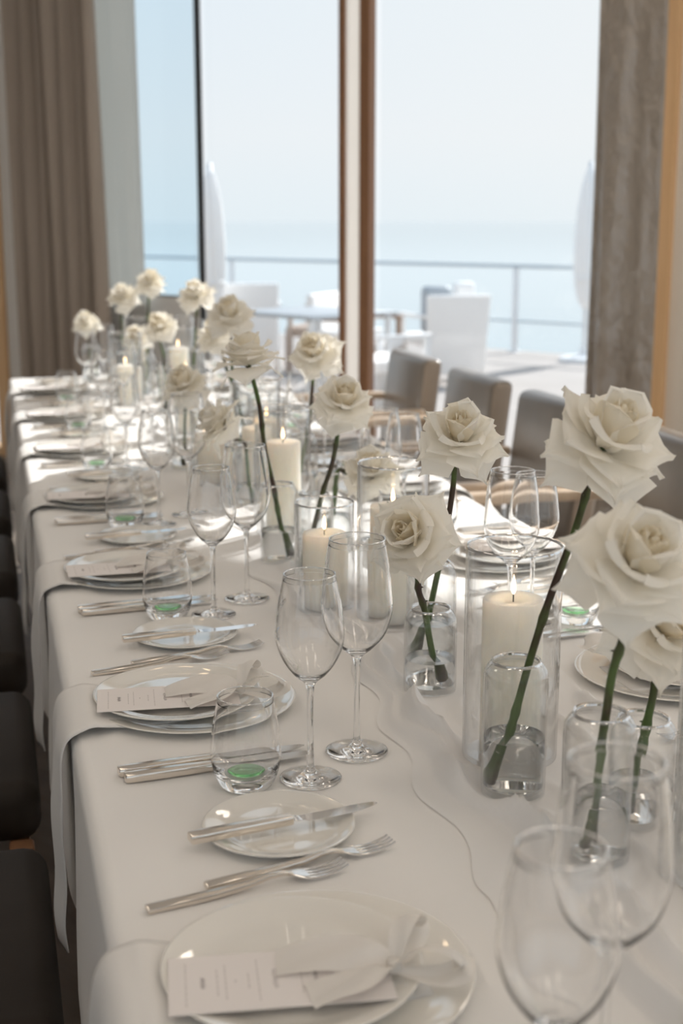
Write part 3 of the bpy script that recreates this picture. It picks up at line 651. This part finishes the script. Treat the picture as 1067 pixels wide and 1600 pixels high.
loop1 = ribbon_strip([(0, 0, .006), (.006, .014, .024), (.016, .034, .032), (.024, .042, .020), (.016, .026, .006), (0, .002, .004)], lambda v: .009+.020*math.sin(PI*v), tilt=lambda v: .35)
loop2 = ribbon_strip([(0, 0, .006), (.020, -.006, .022), (.044, -.016, .026), (.055, -.022, .014), (.034, -.016, .003), (0, -.002, .004)], lambda v: .009+.023*math.sin(PI*v), tilt=lambda v: .35)
knot = mesh('knot', *rbox(-.006, .006, -.0065, .0065, 0, .012, .004, 3), 'ribbon')

# ------------------------------------------------------------------ place settings
def rot2(x, y, a): return (x*math.cos(a)-y*math.sin(a), x*math.sin(a)+y*math.cos(a))
def setting(px, py, flip, where, sid):
    """one cover; local +x points to the table centre; flip turns it to the armchair side"""
    base = PI if flip else 0.0
    J = lambda s_: random.uniform(-s_, s_)
    def W(x, y, z): a, b = rot2(x, y, base); return (px+a, py+b, z)
    t_ = lambda s_: s_ + where
    # charger, napkin, upper plate, card, bow
    thing('charger_plate', t_('large white porcelain charger plate'), 'plate', W(0, 0, TZ), base, 'charger plates', charger_me)
    ux = -.022+J(.003); uy = J(.004)
    nx_ = -.247 if not flip else -.245
    nk = thing('napkin', t_('linen napkin hanging over the table edge'), 'napkin', W(nx_, J(.006), TZ), base, 'napkins over the table edge', NAP[sid % 3])
    thing('dinner_plate', t_('smaller white plate stacked on the charger'), 'plate', W(ux, uy, TZ+.0098), base+J(.3), 'plates stacked on the chargers', upper_me)
    cz = TZ+.0098+.0124; ca = J(.10) - .03; cx, cy = ux-.016, uy-.026
    cd = thing('menu_card', t_('pale printed menu card'), 'menu', W(cx, cy, cz), base+ca, 'menu cards on the plates', card_me)
    hd = obj('heading', head_me, cd, (.052, 0, .00075), -PI/2); obj('print_lines', LINES, cd, kind='stuff'); obj('print_script', SCRIPT, cd, kind='stuff'); obj('emblem', BFLY, cd, (.078, .010, 0))
    bx, by = rot2(.096, -.004, ca)
    bw = thing('ribbon_bow', t_('satin ribbon bow tied over the menu card'), 'bow', W(cx+bx, cy+by, cz+.0012), base+ca+J(.15), 'ribbon bows on the menus')
    obj('knot', knot, bw)
    obj('tail', tail1, bw); obj('tail', tail2, bw); obj('loop', loop1, bw); obj('loop', loop2, bw)
    # forks, bread plate and its knife
    for nm, x, y, a in (('inner', -.125+J(.004), .150, .19), ('outer', -.064+J(.004), .181, .20)):
        fk = thing('table_fork', t_('silver %s fork' % nm), 'fork', W(x, y, TZ+.0008), base+a+J(.02), 'dinner forks')
        obj('handle', fk_handle, fk); obj('head', fk_head, fk)
    thing('bread_plate', t_('small white bread plate'), 'plate', W(.032+J(.004), .292+J(.004), TZ), base, 'bread plates', bread_me)
    bk = thing('butter_knife', t_('butter knife laid across the bread plate'), 'knife', W(-.072+J(.004), .262, TZ+.0113), base+.13+J(.04), 'butter knives')
    obj('handle', kn_handle, bk); obj('blade', bt_blade, bk)
    # knives, glasses
    for nm, x, y, a in (('inner', -.124, -.222, .11), ('outer', -.120, -.242, .095)):
        kn = thing('table_knife', t_('silver %s knife' % nm), 'knife', W(x+J(.003), y, TZ+.0012), base+a+J(.012), 'dinner knives')
        obj('handle', kn_handle, kn); obj('blade', kn_blade, kn)
    tb_ = thing('tumbler', t_('stemless tumbler with green glass base'), 'glass', W(.020+J(.004), -.285+J(.004), TZ+.0006), J(3), 'green based tumblers')
    obj('bowl', tumb_me, tb_); obj('green_base', tumb_green, tb_)
    thing('wine_glass', t_('slimmer white wine glass'), 'glass', W(.095+J(.003), -.285+J(.005), TZ+.0006), J(3), 'slim wine glasses', wineA)
    thing('wine_glass', t_('taller red wine glass'), 'glass', W(.168+J(.003), -.215+J(.005), TZ+.0020), J(3), 'tall wine glasses', wineB)
for k in range(7):
    setting(.245, 1.02+.70*k, False, ', %s place from window, dark chair side' % ORD[6-k], k)
for k in range(6):
    setting(.925, 1.66+.70*k, True, ', %s place from window, armchair side' % ORD[5-k], k+1)

# ------------------------------------------------------------------ candles in hurricane glasses
order = sorted(range(len(HUS)), key=lambda i: -HUS[i][1])
for rank, i in enumerate(order):
    x, y, kd, ch = HUS[i]; z = TZ+.0022
    size = 'tall' if kd == 'tall' else 'short'
    thing('hurricane_glass', '%s clear hurricane cylinder, %s candle cylinder from the far table end' % (size, ORD[rank]), 'candle holder', (x, y, z), 0, 'hurricane cylinders', HUR[kd])
    cd = thing('pillar_candle', 'lit ivory pillar candle inside the %s cylinder from far end' % ORD[rank], 'candle', (x, y, z+.0046), random.uniform(0, 6), 'pillar candles')
    wx, pl_, wk, fl = candle_meshes(ch)
    o_ = obj('wax', wx, cd); obj('melted_wax', pl_, o_); obj('wick', wk, cd); obj('flame', fl, cd)
    fd = bpy.data.lights.new('flame_light', 'POINT'); fd.energy = .16; fd.color = (1, .68, .40); fd.shadow_soft_size = .003
    fo = bpy.data.objects.new('flame_light', fd); C.objects.link(fo); fo.parent = cd; fo.location = (0, 0, ch+.019)

# ------------------------------------------------------------------ roses
def petal_mesh(name, L, Wd, ph0, ph1, pw, r0, rho, ecurl, pointed, vc=.70, ex=1.3, nv=12, nu=10, sgn=1, seed=0, m='petal'):
    ph0, ph1 = math.radians(ph0), math.radians(ph1)
    r, z = r0, 0.0; cen = []
    for j in range(nv+1):
        v = j/nv; ph = ph0+(ph1-ph0)*v**pw; cen.append((r, z, ph)); r += math.sin(ph)*L/nv; z += math.cos(ph)*L/nv
    def width(v, u):
        a = vc + .06*math.sin(seed*2.3+ (1 if u > 0 else 2.7)*1.9)
        if v < a: return Wd*(.14 + .86*(v/a)**.75)
        t_ = (v-a)/(1-a)
        return Wd*((1-t_)**ex if pointed else max(0, 1-t_**2.2)**.5)
    def f(uu, vv):
        j = min(nv, int(round(vv*nv))); r_, z_, ph = cen[j]; v = j/nv; u = uu*2-1
        x = u*width(v, u); a = x/rho if rho else 0
        tx = rho*math.sin(a) if rho else x
        nn = sgn*rho*(1-math.cos(a)) if rho else 0
        ed = max(0, abs(u)-.55)/.45
        nn -= ecurl*Wd*ed*ed*min(1, v*1.6)
        nn += .0011*math.sin(7*v+4*u+seed*1.7)*math.sin(3*u+seed) + .0016*math.cos(u*PI*1.5+seed)*v
        return (r_ - math.cos(ph)*nn, tx, z_ + math.sin(ph)*nn)
    return mesh(name, *grid(f, nu, nv), m)
PET = {
 'inner': [petal_mesh('petal_in', .044, .019, 26, -20, 1.2, .0015, .0135, .10, False, .55, seed=s_, m='petal_core') for s_ in (0, 1)],
 'wrap':  [petal_mesh('petal_wr', .050, .026, 40, -10, 1.1, .002, .0210, .14, False, .58, seed=s_, m='petal_core' if s_ == 2 else 'petal') for s_ in (2, 3)],
 'mid':   [petal_mesh('petal_md', .053, .032, 52, 30, 1.0, .003, .034, .22, True, .60, 1.05, seed=s_) for s_ in (4, 5)],
 'open':  [petal_mesh('petal_op', .061, .038, 60, 88, 1.2, .003, .060, .10, True, .58, 1.5, seed=s_) for s_ in (6, 7, 8)],
 'flex':  [petal_mesh('petal_fx', .068, .040, 72, 118, 1.5, .003, .080, .05, True, .56, 1.65, seed=s_) for s_ in (9, 10, 11)],
 'drop':  [petal_mesh('petal_dr', .068, .038, 95, 150, 1.2, .003, .10, .06, True, .56, 1.65, seed=s_) for s_ in (12, 13, 14)],
}
def core_mesh():
    def f(u, v):
        a = u*2*PI*2.4; r = .0022 + .0085*u; r *= (1 - .30*v*v) if v > .6 else (1-.1*v)
        return (r*math.cos(a), r*math.sin(a), .004 + (.036+.004*math.sin(a*1.7))*v)
    return mesh('bud', *grid(f, 44, 8), 'petal_core')
BUD = core_mesh()
calyx_me = mesh('calyx', *lathe([(0, -.014), (.004, -.012), (.0065, -.006), (.0075, 0), (.004, .003), (0, .003)], 14), 'stem')
RT = Vector((math.cos(YAW), -math.sin(YAW), 0)); TOW = Vector((-math.sin(YAW), -math.cos(YAW), 0))
LAY = (('inner', 3, 0.0, 0), ('wrap', 4, 0.0, 0), ('mid', 5, -.001, 6), ('open', 5, -.004, 9), ('flex', 5, -.007, 10), ('drop', 4, -.010, 9))
def rose(vx, vy, kind, head, axis, label, vlabel, size=1.0, seed=0, stemr=.0043, openk=0.0):
    rnd = random.Random(100+seed); z0 = TZ+.0022; h = VH[kind]
    va = thing('bud_vase', vlabel, 'vase', (vx, vy, z0), rnd.uniform(0, 3), 'clear bud vases')
    obj('glass_body', VASE[kind], va); obj('water', WATER[kind], va)
    ax = (RT*axis[0] + Vector((0, 0, 1))*axis[1] + TOW*axis[2]).normalized()
    H = Vector(head) - ax*.022*size
    lean = Vector((H.x-vx, H.y-vy, 0)); ll = lean.length
    dr = lean/ll if ll > 1e-4 else RT
    k = min(1, ll/.05)
    bot = Vector((vx, vy, z0+.012)) - dr*.021*k; neck = Vector((vx, vy, z0+h)) + dr*.017*k
    th = thing('rose', label, 'rose', tuple(bot), 0, 'white roses in bud vases')
    loc = lambda p: Vector(p) - bot
    mids = []
    for q in (.3, .62, .86):
        p = neck.lerp(H, q) + Vector((rnd.uniform(-1, 1), rnd.uniform(-1, 1), 0))*.0045
        mids.append(p)
    endp = H - ax*.012*size
    path = spline([loc(p) for p in (bot, bot.lerp(neck, .5)+Vector((rnd.uniform(-1, 1)*.002, 0, 0)), neck, *mids, endp)], 7)
    n = len(path); nodes = [rnd.randint(3, n-3) for _ in range(4)]
    rad = lambda i: stemr*(1.25 if i < 2 else 1.10-.22*i/n)*(1.0+.28*max([0]+[1-abs(i-q)/1.2 for q in nodes if abs(i-q) < 1.2]))
    st = obj('stem', mesh('stem', *tube(path, rad, 10), 'stem'), th)
    for q in nodes[:3]:
        d = Vector((rnd.uniform(-1, 1), rnd.uniform(-1, 1), .3)).normalized(); p = path[q]
        obj('thorn', mesh('thorn', *tube([p+d*stemr*.6, p+d*stemr*1.5, p+d*stemr*2.0+Vector((0, 0, -.001))], [.0016, .0010, .0002], 6), 'stem'), st)
    zq = ax.to_track_quat('Z', 'X'); base = Matrix.Translation(loc(H)) @ zq.to_matrix().to_4x4() @ Matrix.Rotation(rnd.uniform(0, 6.28), 4, 'Z')
    c = obj('calyx', calyx_me, th); c.matrix_local = base @ Matrix.Scale(size, 4)
    c = obj('bud', BUD, th); c.matrix_local = base @ Matrix.Scale(size*1.18, 4)
    a0 = 0
    for nm, cnt, dz, tilt in LAY:
        a0 += 1.1
        for i in range(cnt):
            s_ = size*rnd.uniform(.92, 1.08)
            if nm in ('inner', 'wrap'): s_ = size*rnd.uniform(1.12, 1.22)
            tl = math.radians(rnd.uniform(-tilt, tilt) + (openk if tilt else 0))
            m_ = base @ Matrix.Translation((0, 0, dz*size)) @ Matrix.Rotation(a0 + 2*PI*i/cnt + (rnd.uniform(-.16, .16) if tilt else 0), 4, 'Z') @ Matrix.Rotation(tl, 4, 'Y') @ Matrix.Diagonal((s_, s_*rnd.uniform(.94, 1.06), s_, 1))
            o_ = obj('petal', rnd.choice(PET[nm]), th); o_.matrix_local = m_
for i, (vx, vy, kd, hd, ax, lb, vl, sz) in enumerate(ROSES):
    rose(vx, vy, kd, hd, ax, lb, vl, sz, i)
